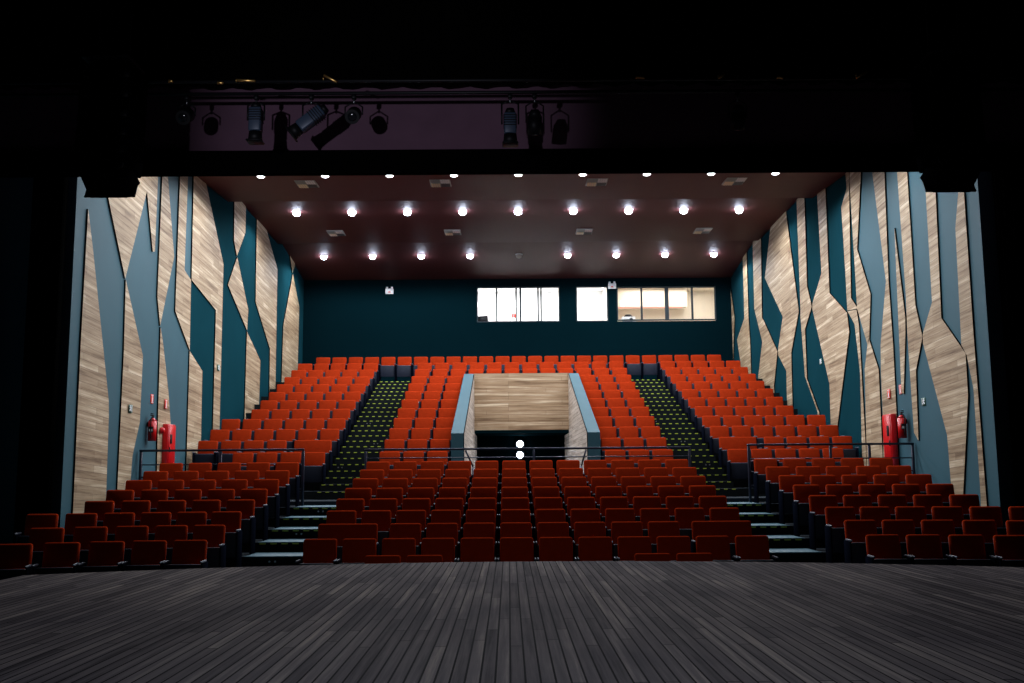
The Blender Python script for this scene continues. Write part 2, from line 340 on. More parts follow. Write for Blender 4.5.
# side walls
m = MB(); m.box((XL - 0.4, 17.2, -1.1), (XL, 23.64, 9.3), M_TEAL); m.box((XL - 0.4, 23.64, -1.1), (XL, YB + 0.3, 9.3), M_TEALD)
m.build('wall_left', kind='structure')
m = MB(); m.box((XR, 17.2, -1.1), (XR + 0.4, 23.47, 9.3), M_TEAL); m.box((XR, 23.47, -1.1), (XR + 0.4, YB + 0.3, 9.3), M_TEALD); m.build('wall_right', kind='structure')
m = MB(); m.box((-9.2, 17.21, -1.1), (XL - 0.2, 17.6, 9.3), M_TEAL); m.box((-9.6, 10.0, -1.1), (-9.0, 17.6, 9.3), M_TEAL)
m.build('wall_left_forestage', kind='structure')
m = MB(); m.box((XR + 0.2, 17.21, -1.1), (10.0, 17.6, 9.3), M_TEAL); m.box((9.7, 10.0, -1.1), (10.2, 17.6, 9.3), M_NAVY)
m.build('wall_right_forestage', kind='structure')

# back wall with three booth windows
WIN = [(-1.16, 1.94, 6.54, 7.88), (2.54, 3.74, 6.54, 7.88), (4.06, 7.76, 6.57, 7.85)]
m = MB()
zlo, zhi = 6.54, 7.88
m.box((XL - 0.3, YB, 3.2), (XR + 0.3, YB + 0.2, zlo), M_NAVY); m.box((XL - 0.3, YB, zhi), (XR + 0.3, YB + 0.2, 9.6), M_NAVY)
xs = [XL - 0.3, WIN[0][0], WIN[0][1], WIN[1][0], WIN[1][1], WIN[2][0], WIN[2][1], XR + 0.3]
for i in range(0, 8, 2): m.box((xs[i], YB, zlo), (xs[i + 1], YB + 0.2, zhi), M_NAVY)
m.build('wall_back', kind='structure')
divs = [[0.99, 0.0, 0.0], [], []]
mull = [[-0.415, 0.31, 0.47, 1.13, 1.24], [], [4.99, 5.93, 6.88]]
wth = [[0.03, 0.03, 0.035, 0.03, 0.03], [], [0.035, 0.07, 0.035]]
for i, (x0, x1, z0, z1) in enumerate(WIN):
    m = MB(); t = 0.045
    for (lo, hi) in (((x0, z0), (x1, z0 + t)), ((x0, z1 - t), (x1, z1)), ((x0, z0 + t), (x0 + t, z1 - t)), ((x1 - t, z0 + t), (x1, z1 - t))):
        m.box((lo[0], YB + 0.03, lo[1]), (hi[0], YB + 0.12, hi[1]), M_WFRAME)
    for xm, ww in zip(mull[i], wth[i]): m.box((xm - ww, YB + 0.04, z0 + t), (xm + ww, YB + 0.11, z1 - t), M_WFRAME)
    fr_ = m.build('window_%d' % (i + 1), kind='structure')
    m = MB(); m.box((x0 + t, YB + 0.07, z0 + t), (x1 - t, YB + 0.08, z1 - t), M_GLASS); m.build('pane', parent=fr_)
# booth rooms behind the windows
m = MB()
y0, y1 = YB + 0.2, YB + 3.4
m.box((-2.6, y1, 5.2), (3.9, y1 + 0.15, 9.2), M_ROOMW); m.box((-2.75, y0, 5.2), (-2.6, y1, 9.2), M_ROOMW)
m.box((-2.6, y0, 5.0), (3.85, y1, 5.3), M_ROOMW); m.box((-2.6, y0, 8.3), (3.85, y1, 8.45), M_ROOMW)
m.build('wall_sound_booth', kind='structure')
m = MB()
m.box((3.85, y0, 5.2), (4.0, y1 + 0.15, 9.2), M_ROOM); m.box((8.6, y0, 5.2), (8.75, y1 + 0.15, 9.2), M_ROOM)
m.box((4.0, y1, 5.2), (8.6, y1 + 0.15, 9.2), M_ROOM); m.box((4.0, y0, 5.0), (8.6, y1, 5.3), M_ROOM)
m.box((4.0, y0, 8.3), (8.6, y1, 8.45), M_ROOM)
m.box((4.0, y1 - 0.55, 7.55), (7.2, y1, 8.3), M_ROOM)
m.build('wall_projection_booth', kind='structure')
m = MB(); m.box((4.0, y1 - 0.58, 7.50), (7.0, y1 - 0.50, 7.545), M_COVE); m.build('trim_cove_light', kind='structure')

# ceiling: three panels stepping up with risers between
m = MB()
def cpan(y0, z0, y1, z1, t=0.25):
    m.prism([(y0, z0), (y1, z1), (y1, z1 + t), (y0, z0 + t)], lambda a, b, d: (d, a, b), XL - 0.3, XR + 0.3, M_CEIL, M_CEIL)
P1 = (14.6, 7.75, 26.5, 8.38); P2 = (26.3, 8.77, 32.4, 8.57); P3 = (32.2, 8.84, YB + 0.1, 8.15)
cpan(*P1, t=0.12); cpan(*P2, t=0.12); cpan(*P3, t=0.3)
m.box((XL - 0.3, 26.45, 8.38), (XR + 0.3, 26.55, 9.2), M_CEIL); m.box((XL - 0.3, 32.36, 8.57), (XR + 0.3, 32.44, 9.2), M_CEIL)
m.box((XL - 0.3, 14.6, 9.2), (XR + 0.3, YB + 0.2, 9.3), M_CEIL)
m.build('ceiling', kind='structure')
def cz(y):
    a, b, c, d = P1 if y < 26.3 else (P2 if y < 32.3 else P3)
    return b + (d - b) * (y - a) / (c - a)

# header above the forestage: plum wall, black beam below it
m = MB(); m.box((-9.6, 14.5, 5.75), (10.2, 14.75, 9.6), M_HEAD); m.build('wall_header', kind='structure')
m = MB(); m.box((-9.6, 14.36, 5.43), (10.2, 14.5, 5.78), M_DRAPE); m.build('trim_header_beam', kind='structure')

# entry well in the upper tier
def yz(a, b, d): return (d, a, b)
EXL, EXR = (-1.355, -1.065), (1.86, 2.15)
for nm, (xa, xb), inner in (('wall_entry_left', EXL, 'b'), ('wall_entry_right', EXR, 'a')):
    m = MB()
    poly = [(23.6, 0.43), (33.3, 0.43), (33.3, 2.4), (30.75, 2.4), (30.75, 4.02), (30.6, 4.02), (23.6, 1.935)]
    m.prism(poly, yz, xa, xb, M_TEAL, M_TEAL)
    m.build(nm, kind='structure')
    m = MB()
    poly = [(23.62, 0.45), (33.2, 0.45), (33.2, 2.3), (30.6, 2.3), (30.6, 4.0), (23.62, 1.92)]
    if inner == 'b': m.prism(poly, yz, xb - 0.002, xb + 0.02, M_WOODE, M_EDGE)
    else: m.prism(poly, yz, xa + 0.002, xa - 0.02, M_WOODE, M_EDGE)
    m.build('trim_entry_cladding', kind='structure')
m = MB(); m.box((EXL[1], 30.6, 2.29), (EXR[0], 30.74, 4.03), M_WOODB); m.build('wall_entry_back', kind='structure')
m = MB(); m.box((EXL[1], 30.62, 2.2), (EXR[0], 33.3, 2.29), M_NAVY); m.box((EXL[1], 33.1, 0.43), (EXR[0], 33.3, 2.29), M_NAVY)
m.build('ceiling_entry_passage', kind='structure')
m = MB(); m.box((EXL[1], 22.4, 0.1), (EXR[0], 33.3, 0.45), M_FLOOR); m.build('floor_entry_passage', kind='structure')

# ------------------------------------------------------------------ wooden wall panels
def panel(poly, x0, x1, label, grp):
    m = MB(); m.prism([(a, min(b, 9.15)) for a, b in poly], yz, x0, x1, M_WOODS, M_EDGE)
    m.build('wooden_wall_panel', label=label, cat='wall panel', group=grp)
LN = ['tall narrow tapering', 'broad forked upper', 'long lower', 'slim upper spear-shaped', 'slim lower', 'narrow upper hooked',
      'lower leaning', 'tall stepped', 'short upper', 'small diamond shaped', 'lower pointed', 'tall slanting', 'tiny top corner', 'rearmost tall']
LP = ['nearest the stage', 'behind hanging speaker', 'with white exit pictogram', 'above red extinguisher', 'behind red hose cabinet', 'above the leaning panel',
      'between two teal bands', 'with exit pictogram on its edge', 'at the first ceiling step', 'halfway along the wall', 'beside the middle seat rows', 'past the first ceiling step', 'at the second ceiling step', 'beside the back rows']
for i, p in enumerate(LEFT_PANELS): panel(p, XL - 0.02, XL + 0.032, '%s pale wood panel on left wall, %s' % (LN[i], LP[i]), 'wood panels on the left wall')
RN = ['very narrow full-height', 'broad hourglass', 'tall narrow', 'thin sliver', 'long slender', 'tall split', 'lower tapering', 'thin lower strip', 'large twisted',
      'thin full-height', 'broad kite-shaped', 'tall bent', 'narrow notched', 'rearmost thin']
RP = ['nearest the stage', 'below hanging speaker', 'beside the hourglass panel', 'between two taller panels', 'behind red hose cabinet', 'where paint turns darker', 'under the tall split panel',
      'beside a black line', 'left of the dark spearhead', 'before the kite-shaped panel', 'under the first ceiling step', 'beside the middle seat rows', 'at the second ceiling step', 'next to the back wall']
for i, p in enumerate(RIGHT_PANELS): panel(p, XR + 0.02, XR - 0.032, '%s pale wood panel on right wall, %s' % (RN[i], RP[i]), 'wood panels on the right wall')

# ------------------------------------------------------------------ seats
def seat_parts(root, wide=1):
    """folding theatre seat facing -Y, origin on the floor under the backrest"""
    hw = 0.235 if wide == 1 else 0.445
    lean = RX(-math.radians(9))
    m = MB()
    vs = m.box((-hw, 0.0, 0.42), (hw, 0.085, 0.885), M_RED, 0.035, 3, rot=lean, piv=(0, 0.04, 0.5))
    for v in vs:
        if v.co.y < 0.06: v.co.y -= 0.018 * (1 - (v.co.x / hw) ** 2) * (1 - ((v.co.z - 0.66) / 0.25) ** 2)
    m.build('backrest', parent=root)
    m = MB(); m.box((-hw + 0.01, 0.078, 0.34), (hw - 0.01, 0.105, 0.865), M_SHELL, 0.012, 1, rot=lean, piv=(0, 0.04, 0.5)); m.build('back_shell', parent=root)
    m = MB(); fl = RX(math.radians(6))
    m.box((-hw, -0.13, 0.20), (hw, -0.045, 0.565), M_RED, 0.03, 2, rot=fl, piv=(0, -0.1, 0.25)); cu = m.build('seat_cushion', parent=root)
    m = MB(); m.box((-hw - 0.004, -0.165, 0.185), (hw + 0.004, -0.115, 0.575), M_SHELL, 0.022, 2, rot=fl, piv=(0, -0.1, 0.25)); m.build('seat_pan', parent=cu)
    for s in (-1, 1):
        x = s * (hw + 0.0205)
        m = MB(); m.box((x - 0.0115, -0.24, 0.0), (x + 0.0115, 0.06, 0.585), M_FRAME, 0.006, 1); fm = m.build('side_frame', parent=root)
        m = MB(); m.box((x - 0.0115, -0.30, 0.585), (x + 0.0115, -0.02, 0.615), M_ARM, 0.008, 1); m.build('armrest', parent=fm)
    return root
proto = seat_parts(empty('theatre_seat', (0, 0, 0), 'x', 'seat')); reg(proto)
protow = seat_parts(empty('wide_theatre_seat', (0, 0, 0), 'x', 'seat'), 2); reg(protow)
SEATS = []   # (x, y, z, rz, wide, label, group)
def put(k, x, rz, wide, label, group):
    SEATS.append((x, row_d(k) - bend(k, x) if k <= 8 else row_d(k), row_z(k) if k else -0.93, rz, wide, label, group))
def ang(k, x):
    return math.atan((bend(k, x + 0.05) - bend(k, x - 0.05)) / 0.1)
pc = 0.551
G_LC, G_LL, G_LR = 'seats of the lower centre block', 'seats of the lower left block', 'seats of the lower right block'
for k in range(1, 9):
    if k == 2:
        put(k, LC + 0.52, 0, 2, 'extra-wide red seat in lower centre block, second row, at the left aisle', G_LC)
        put(k, RC - 0.52, 0, 2, 'extra-wide red seat in lower centre block, second row, at the right aisle', G_LC)
    for j in range(12):
        if k == 2 and j in (0, 1, 10, 11): continue
        put(k, LC + pc * (j + 0.5), 0, 1, 'red folding seat, lower centre block, %s row from stage, %s from left end' % (ORD[k], ORD[j + 1 if k != 2 else j]), G_LC)
d0 = row_d(1) - 0.95
def put0(x, label): SEATS.append((x, d0, -0.93, 0, 1, label, 'seats of the short foremost row'))
put0(-1.66, 'red folding seat in short row hard against stage, left pair, outer one'); put0(-1.11, 'red folding seat in short row hard against stage, left pair, inner one')
put0(1.87, 'red folding seat in short row hard against stage, right pair, inner one'); put0(2.42, 'red folding seat in short row hard against stage, right pair, outer one')
PS = lambda k: (0, 0.548, 0.545, 0.540, 0.566, 0.573, 0.578, 0.583, 0.588)[k]
NL = {1: 5, 2: 5, 3: 6, 4: 5, 5: 5, 6: 5, 7: 5, 8: 5}; NR = {1: 4, 2: 5, 3: 6, 4: 5, 5: 5, 6: 5, 7: 5, 8: 5}
for k in range(1, 9):
    for j in range(NL[k]):
        x = LE + 0.02 - PS(k) * (j + 0.5); put(k, x, -0.45 * ang(k, x), 1, 'red folding seat, lower left block, %s row from stage, %s from aisle' % (ORD[k], ORD[j + 1]), G_LL)
    for j in range(NR[k]):
        x = RE - max(0, k - 4) * 0.013 + PS(k) * (j + 0.5); put(k, x, -0.45 * ang(k, x), 1, 'red folding seat, lower right block, %s row from stage, %s from aisle' % (ORD[k], ORD[j + 1]), G_LR)
pu = 0.545
G_UL, G_UR, G_UC = 'seats of the upper left block', 'seats of the upper right block', 'seats beside the entry well'
NU = {9: 5, 10: 6, 11: 6, 12: 6}
for k in range(9, 20):
    r = ORD[k - 8]
    if k < 18:
        for j in range(3):
            put(k, -3.0 + pu * (j + 0.5), 0, 1, 'red folding seat left of entry well, upper tier %s row, %s from aisle' % (r, ORD[j + 1]), G_UC)
            put(k, 3.8 - pu * (j + 0.5), 0, 1, 'red folding seat right of entry well, upper tier %s row, %s from aisle' % (r, ORD[j + 1]), G_UC)
    else:
        for j in range(12): put(k, -3.0 + 6.8 / 12 * (j + 0.5), 0, 1, 'red folding seat behind entry well', G_UC)
    for s, X0, G, nm in ((-1, -4.18, G_UL, 'left'), (1, 5.02, G_UR, 'right')):
        n = NU.get(k, 5); X0 = (-4.20 + (0.03 if k <= 12 else 0)) if s < 0 else (4.975 - 0.005 * (k - 9)); pq = 0.547 - 0.0013 * (k - 9)
        if k == 9 and s < 0: n = 4
        j = 0
        if k == 10:
            put(k, X0 + s * 0.5, 0, 2, 'extra-wide red seat in upper %s block, second row up, beside the aisle' % nm, G); j = 2
        while j < n:
            put(k, X0 + s * pq * (j + 0.5), 0, 1, 'red folding seat, upper %s block, %s row up, %s from aisle' % (nm, r, ORD[j + 1 if k != 10 else j]), G); j += 1
for j in range(25): put(20, -6.19 + 0.5455 * j, 0, 1, 'x', 'x')
SEATS.sort(key=lambda s: s[1])
near, far = SEATS[:300], SEATS[300:]
used = {1: False, 2: False}
for (x, y, z, rz, wide, label, group) in near:
    p = proto if wide == 1 else protow
    o = p if not used[wide] else copy_tree(p)
    used[wide] = True
    o.location = (x, y, z); o.rotation_euler = (0, 0, rz); o['label'] = label; o['group'] = group
# the remaining far rows as one object
def flat(o, mtx, out):
    for c in KIDS.get(o.name, []):
        out.append(c.data); flat(c, mtx, out)
datas = {1: [], 2: []}; flat(proto, None, datas[1]); flat(protow, None, datas[2])
bm = bmesh.new(); mats = [M_RED, M_SHELL, M_FRAME, M_ARM]
for (x, y, z, rz, wide, label, group) in far:
    for me in datas[wide]:
        n0 = len(bm.verts); f0 = len(bm.faces)
        bm.from_mesh(me); bm.verts.ensure_lookup_table(); bm.faces.ensure_lookup_table()
        for v in bm.verts[n0:]: v.co += Vector((x, y, z))
        mi = mats.index(me.materials[0])
        for fc in bm.faces[f0:]: fc.material_index = mi
me = bpy.data.meshes.new('theatre_seats'); bm.to_mesh(me); bm.free()
for q in mats: me.materials.append(q)
o = bpy.data.objects.new('theatre_seats', me); C.objects.link(o)
tag(o, 'red folding seats filling the last rows under the back wall', 'seat', 'seats of the back rows', 'stuff')

# ------------------------------------------------------------------ railings
def railing(x0, x1, y, zf, h, posts, mids, label, struts=()):
    r = empty('guard_railing', ((x0 + x1) / 2, y, zf), label, 'railing', 'guard railings on the cross aisle')
    ox = (x0 + x1) / 2
    m = MB(); m.box((x0 - ox, -0.025, h - 0.045), (x1 - ox, 0.025, h), M_RAIL, 0.008, 1); m.build('top_rail', parent=r)
    for zz in mids:
        m = MB(); m.cyl((x0 - ox, 0, zz), (x1 - ox, 0, zz), 0.013, M_RAIL, 8); m.build('mid_rail', parent=r)
    for p in posts:
        m = MB(); m.box((p - ox - 0.025, -0.025, 0), (p - ox + 0.025, 0.025, h - 0.045), M_RAIL, 0.006, 1); m.build('post', parent=r)
    for (a, b) in struts:
        m = MB(); m.tube([(a - ox, 0.0, h - 0.05), (b - ox, 0.02, h - 0.40), (b - ox, 0.02, 0.02)], 0.02, M_RAIL); m.build('strut', parent=r)
    return r
railing(-7.56, -4.19, 20.62, 0.369, 1.16, (-7.53, -5.9, -4.21), (0.34, 0.6, 0.85), 'dark steel guard railing across the lower left block, behind its last row')
railing(4.89, 8.32, 20.62, 0.369, 1.19, (4.92, 6.6, 7.4, 8.29), (0.34, 0.62, 0.88), 'dark steel guard railing across the lower right block, behind its last row')
railing(-3.17, 4.0, 22.1, 0.45, 1.10, (-3.14, 0.55, 3.97), (0.89,), 'long dark guard railing in front of the wood-lined entry well', struts=((-0.95, -0.79), (1.70, 1.59)))

# ------------------------------------------------------------------ ceiling fittings
rows = {'front': (23.75, 0.28, 1.575), 'middle': (28.8, 0.32, 1.635), 'rear': (34.2, 0.40, 1.70)}
proto_d = {}
def downlight(name, x, y, on, label, grp):
    r = empty('downlight', (x, y, cz(y)), label, 'ceiling light', grp)
    rr = 0.085 if on is M_LEDA else 0.105
    m = MB(); m.cyl((0, 0, -0.008), (0, 0, 0.03), rr + 0.025, M_WHITE, 24); m.build('trim_ring', parent=r)
    m = MB(); g = bmesh.ops.create_uvsphere(m.bm, u_segments=20, v_segments=10, radius=rr)['verts']; m.mi(on)
    for v in g: v.co = Vector((v.co.x, v.co.y, v.co.z * (0.3 if on is M_LEDA else 0.7) - (0.01 if on is M_LEDA else 0.06)))  # lit lamps swell into domes, putting their bloom into the shape
    for fc in m.bm.faces: fc.smooth = True
    m.build('lamp', parent=r)
def spot(x, y, z, e, ang_=168, col=(0.86, 0.91, 1.0), aim=None, r=0.08, blend=0.35, name='downlight_beam'):
    l = bpy.data.lights.new(name, 'SPOT'); l.energy = e; l.spot_size = math.radians(ang_); l.spot_blend = blend; l.color = col; l.shadow_soft_size = r
    o = bpy.data.objects.new(name, l); C.objects.link(o); o.location = (x, y, z)
    if aim:
        o.rotation_euler = (Vector(aim) - Vector((x, y, z))).to_track_quat('-Z', 'Y').to_euler()
    return o
POW = {'front': E_FRONT, 'middle': E_MID, 'rear': E_REAR}
for nm, (y, xc, sp_) in rows.items():
    for j in range(9):
        x = xc + sp_ * (j - 4); off = (nm == 'rear' and j == 4)
        side = 'at the centre' if j == 4 else '%s from the %s wall' % (ORD[j + 1] if j < 4 else ORD[9 - j], 'left' if j < 4 else 'right')
        st = 'unlit round' if off else ('dim round' if nm == 'front' else 'bright round')
        downlight('d', x, y, M_LEDOFF if off else (M_LEDA if nm == 'front' else M_LED), '%s recessed ceiling light in the %s row, %s' % (st, nm, side), 'downlights of the %s ceiling row' % nm)
        if not off: spot(x, y, cz(y) - 0.17, POW[nm])
for j in range(9):   # a further row of downlights over the front seats, hidden by the header
    spot(0.4 + 1.65 * (j - 4), 19.6, cz(19.6) - 0.06, E_HID)
def vent(x, y, label):
    r = empty('air_vent', (x, y, cz(y)), label, 'air vent', 'ceiling air diffusers')
    a = 0.26; ay = 0.33
    m = MB(); m.box((-a, -ay, -0.02), (a, ay, 0.01), M_GREY, 0.006, 1); m.build('frame', parent=r)
    for (sx, sy, mt) in ((-1, -1, M_GREY), (1, -1, M_WHITE), (-1, 1, M_CREAM), (1, 1, M_DGREY)):
        m = MB(); x0, x1 = sorted((0.008 * sx, sx * (a - 0.02))); y0, y1 = sorted((0.008 * sy, sy * (ay - 0.02)))
        for q in range(4):
            if sx * sy > 0: t = (y1 - y0) / 4; m.box((x0, y0 + t * q + 0.004, -0.032), (x1, y0 + t * q + t - 0.004, -0.022), mt, rot=RX(0.2))
            else: t = (x1 - x0) / 4; m.box((x0 + t * q + 0.004, y0, -0.032), (x0 + t * q + t - 0.004, y1, -0.022), mt, rot=RY(0.2))
        m.build('louvre_panel', parent=r)
for i, x in enumerate((-5.05, -1.68, 2.27, 5.75)): vent(x, 24.5, 'square four-way air vent in the %s' % ('front ceiling panel, at the far left', 'front ceiling panel, left of centre', 'front ceiling panel, right of centre', 'front ceiling panel, at the far right')[i])
for i, x in enumerate((-5.45, -1.74, 2.45, 6.23)): vent(x, 31.15, 'square four-way air vent in the %s' % ('middle ceiling panel, at the far left', 'middle ceiling panel, left of centre', 'middle ceiling panel, right of centre', 'middle ceiling panel, at the far right')[i])

# ------------------------------------------------------------------ rigging over the forestage
# corrugated black border curtain
def border(name, y, z0, z1, label, amp=0.06):
    m = MB(); n = 260; X0, X1 = -9.0, 9.6; bm = m.bm; i = m.mi(M_DRAPE); prev = None
    for k in range(n + 1):
        x = X0 + (X1 - X0) * k / n; yy = y + amp * math.sin(k * 0.9) + 0.02 * math.sin(k * 2.3)
        v = [bm.verts.new((x, yy, z0)), bm.verts.new((x, yy, z1)), bm.verts.new((x, yy + 0.012, z1)), bm.verts.new((x, yy + 0.012, z0))]
        if prev:
            for a in range(4):
                fc = bm.faces.new((prev[a], v[a], v[(a + 1) % 4], prev[(a + 1) % 4])); fc.material_index = i; fc.smooth = True
        prev = v
    bmesh.ops.recalc_face_normals(bm, faces=bm.faces[:])
    m.build(name, label=label, cat='curtain')
border('border_curtain', 14.2, 6.70, 9.4, 'pleated black border curtain hanging across the top above the lamps')
m = MB(); m.cyl((-8.6, 13.3, 6.24), (9.2, 13.3, 6.24), 0.024, M_METAL, 10)
m.build('lighting_pipe', label='long dark steel lighting pipe holding the lamps before the plum header', cat='pipe')
def clampbits(m, x, y, z):
    m.box((x - 0.03, y - 0.04, z - 0.09), (x + 0.03, y + 0.04, z - 0.022), M_METAL, 0.01, 1); m.cyl((x, y, z - 0.09), (x, y, z - 0.15), 0.012, M_STEEL, 8)
def profile_lamp(x, z, tilt_y, length, label, tilt_x=0.0, grp='stage lamps on the pipe'):
    """zoom profile spotlight hanging from the pipe by a yoke"""
    r = empty('stage_spotlight', (x, 13.3, z), label, 'stage light', grp)
    R = RY(tilt_y) @ RX(tilt_x)
    P = lambda v: R @ Vector(v)
    m = MB(); vs = m.box((-0.085, -0.085, -length / 2), (0.085, 0.085, length / 2), M_LAMPB, 0.022, 2)
    for k in range(5): m.box((-0.092, -0.092, length / 2 - 0.05 - 0.035 * k), (0.092, 0.092, length / 2 - 0.038 - 0.035 * k), M_METAL)
    for v in m.bm.verts: v.co = R @ v.co
    b = m.build('housing', parent=r)
    m = MB(); m.cyl((0, 0, -length / 2 - 0.13), (0, 0, -length / 2), 0.10, M_METAL, 16, r2=0.088); m.box((-0.11, -0.11, -length / 2 - 0.15), (0.11, 0.11, -length / 2 - 0.125), M_METAL, 0.01, 1)
    for v in m.bm.verts: v.co = R @ v.co
    m.build('lens_tube', parent=r)
    m = MB(); m.cyl((0, 0, length / 2), (0, 0, length / 2 + 0.07), 0.08, M_METAL, 16, r2=0.055)
    for v in m.bm.verts: v.co = R @ v.co
    m.build('rear_cap', parent=r)
    h = 6.24 - z
    m = MB()
    top = h - 0.12
    for s in (-1, 1): m.tube([(s * 0.115, 0, 0.0), (s * 0.115, 0, max(0.1, top - 0.05)), (0, 0, top)], 0.012, M_METAL)
    m.build('yoke', parent=r)
    m = MB(); clampbits(m, 0, 0, h); m.build('clamp', parent=r)
profile_lamp(-3.46, 5.86, 0.0, 0.34, 'blue-grey profile lamp pointing straight down, at the left of the pipe')
profile_lamp(-2.70, 5.87, math.radians(52), 0.40, 'blue-grey profile lamp tilted down to the left on the pipe')
profile_lamp(0.05, 5.78, 0.0, 0.30, 'blue-grey profile lamp pointing down near the middle of the pipe')
def par_can(x, z, tilt_x, label):
    r = empty('par_lamp', (x, 13.3, z), label, 'stage light', 'small par lamps on the pipe')
    R = RX(tilt_x)
    m = MB(); m.cyl((0, 0, -0.16), (0, 0, 0.08), 0.10, M_METAL, 18); m.cyl((0, 0, 0.08), (0, 0, 0.18), 0.10, M_METAL, 18, r2=0.05)
    for v in m.bm.verts: v.co = R @ v.co
    b = m.build('can', parent=r)
    m = MB(); g = bmesh.ops.create_uvsphere(m.bm, u_segments=16, v_segments=8, radius=0.07)['verts']; m.mi(M_LENS)
    for v in g: v.co = Vector((v.co.x, v.co.y, v.co.z * 0.35 - 0.15))
    for fc in m.bm.faces: fc.smooth = True
    for v in m.bm.verts: v.co = R @ v.co
    m.build('lens', parent=r)
    h = 6.24 - z; m = MB()
    for s in (-1, 1): m.tube([(s * 0.12, 0, 0.0), (s * 0.12, 0, max(0.08, h - 0.2)), (0, 0, h - 0.12)], 0.010, M_METAL)
    m.build('yoke', parent=r)
    m = MB(); clampbits(m, 0, 0, h); m.build('clamp', parent=r)
par_can(-2.11, 5.93, math.radians(-60), 'black par lamp with a glinting lens right of the tilted profile lamp')
par_can(-4.42, 5.93, math.radians(-60), 'black par lamp with a glinting lens near the left speaker cluster')
par_can(0.39, 5.80, math.radians(20), 'black par lamp hanging beside the middle profile lamp')
par_can(3.2, 5.85, math.radians(20), 'black par lamp in darkness on the right half of the pipe')
# gold pieces added on a second pipe to stand for glints
m = MB(); m.cyl((-8.6, 12.62, 6.14), (9.2, 12.62, 6.14), 0.022, M_METAL, 10)
m.build('curtain_pipe', label='thin dark upper pipe carrying small gold glint pieces before the border curtain', cat='pipe')
for i, (x, dz, ln, a) in enumerate(((-3.42, 0.0, 0.26, 0.05), (-2.31, 0.02, 0.20, 0.5), (-3.75, -0.03, 0.08, 0), (-4.4, 0.0, 0.06, 0.2), (1.76, 0.01, 0.12, 0.1), (2.83, 0.02, 0.10, -0.5), (3.6, 0.0, 0.09, 0.3), (4.68, 0.03, 0.18, -0.5), (5.67, 0.0, 0.1, 0.2))):
    m = MB(); m.box((-ln / 2, -0.02, -0.014), (ln / 2, 0.02, 0.014), M_GLINT, 0.006, 1, rot=RY(a)); m.cyl((-ln / 2, 0, 0), (-ln / 2 + 0.02, 0, 0), 0.02, M_GLINT, 8)
    lab = ('long gold glint piece above the straight-down lamp', 'slanted gold glint piece above the tilted lamp', 'short gold glint piece left of the straight-down lamp', 'tiny gold glint piece above the leftmost par lamp',
           'gold glint piece just right of the middle lamps', 'small slanted gold glint piece right of the middle', 'small gold glint piece above the dark right par lamp', 'slanted gold glint piece far right on the upper pipe', 'rightmost gold glint piece above the right speaker cluster')[i]
    m.build('gold_glint', label=lab, cat='clamp', group='gold glint pieces on the upper pipe', loc=(x, 12.582, 6.14 + dz))

def side_curtain(x0, x1, y, label):
    m = MB(); n = 40; bm = m.bm; i = m.mi(M_DRAPE); prev = None
    for k in range(n + 1):
        x = x0 + (x1 - x0) * k / n; yy = y + 0.05 * math.sin(k * 1.3)
        v = [bm.verts.new((x, yy, -0.93)), bm.verts.new((x, yy, 7.8)), bm.verts.new((x, yy + 0.015, 7.8)), bm.verts.new((x, yy + 0.015, -0.93))]
        if prev:
            for a in range(4):
                fc = bm.faces.new((prev[a], v[a], v[(a + 1) % 4], prev[(a + 1) % 4])); fc.material_index = i; fc.smooth = True
        prev = v
    bmesh.ops.recalc_face_normals(bm, faces=bm.faces[:])
    m.build('side_curtain', label=label, cat='curtain', group='black side curtains')
side_curtain(-8.28, -7.70, 17.0, 'narrow black side curtain before the left forestage wall')
side_curtain(8.52, 9.6, 17.0, 'wide black side curtain before the right forestage wall')
# hanging line arrays
def line_array(x, label, s):
    r = empty('line_array', (x, 12.2, 4.60), label, 'loudspeaker', 'hanging speaker clusters')
    z = 0.0; y = 0.0
    angs = [26, 17, 10, 5, 2, 0]
    zc = 0.12
    yc = 0.0
    for i, a in enumerate(angs):
        h = 0.27; wt = 0.37 if i else 0.36
        m = MB()
        def tp(v, i=i):
            # narrower at the rear; bottom cabinet tapers towards its lower edge
            if v.co.y < 0: v.co.x *= 0.90
            if i == 0 and v.co.z < 0: v.co.x *= 0.66
        m.box((-wt, -0.22, -h / 2 + 0.006), (wt, 0.24, h / 2 - 0.006), M_SPK, 0.012, 1, taper=tp)
        for v in m.bm.verts: v.co = RX(math.radians(-a)) @ v.co + Vector((0, yc, zc))
        cb = m.build('speaker_cabinet', parent=r)
        m = MB(); m.box((-wt * 0.9, 0.235, -h / 2 + 0.03), (wt * 0.9, 0.255, h / 2 - 0.03), M_METAL, 0.006, 1)
        for v in m.bm.verts: v.co = RX(math.radians(-a)) @ v.co + Vector((0, yc, zc))
        m.build('front_grille', parent=cb)
        for sx in (-1, 1):
            m = MB(); m.box((sx * 0.25 - 0.05, -0.235, -0.05), (sx * 0.25 + 0.05, -0.215, 0.05), M_METAL, 0.006, 1)
            for v in m.bm.verts: v.co = RX(math.radians(-a)) @ v.co + Vector((0, yc, zc))
            m.build('rigging_plate', parent=cb)
        nxt = angs[min(i + 1, 5)]
        zc += 0.27 * math.cos(math.radians((a + nxt) / 2)); yc += 0.27 * math.sin(math.radians((a + nxt) / 2)) * 0.5
    m = MB(); m.box((-0.3, yc - 0.3, zc - 0.08), (0.3, yc + 0.3, zc - 0.02), M_METAL, 0.01, 1)
    for sx in (-0.2, 0.2): m.cyl((sx, yc, zc - 0.05), (sx, yc, zc + 2.6), 0.012, M_METAL, 8)
    m.build('flying_frame', parent=r)
line_array(-5.05, 'black hanging loudspeaker cluster at the left side of the stage opening', 1)
line_array(5.66, 'black hanging loudspeaker cluster at the right side of the stage opening', -1)

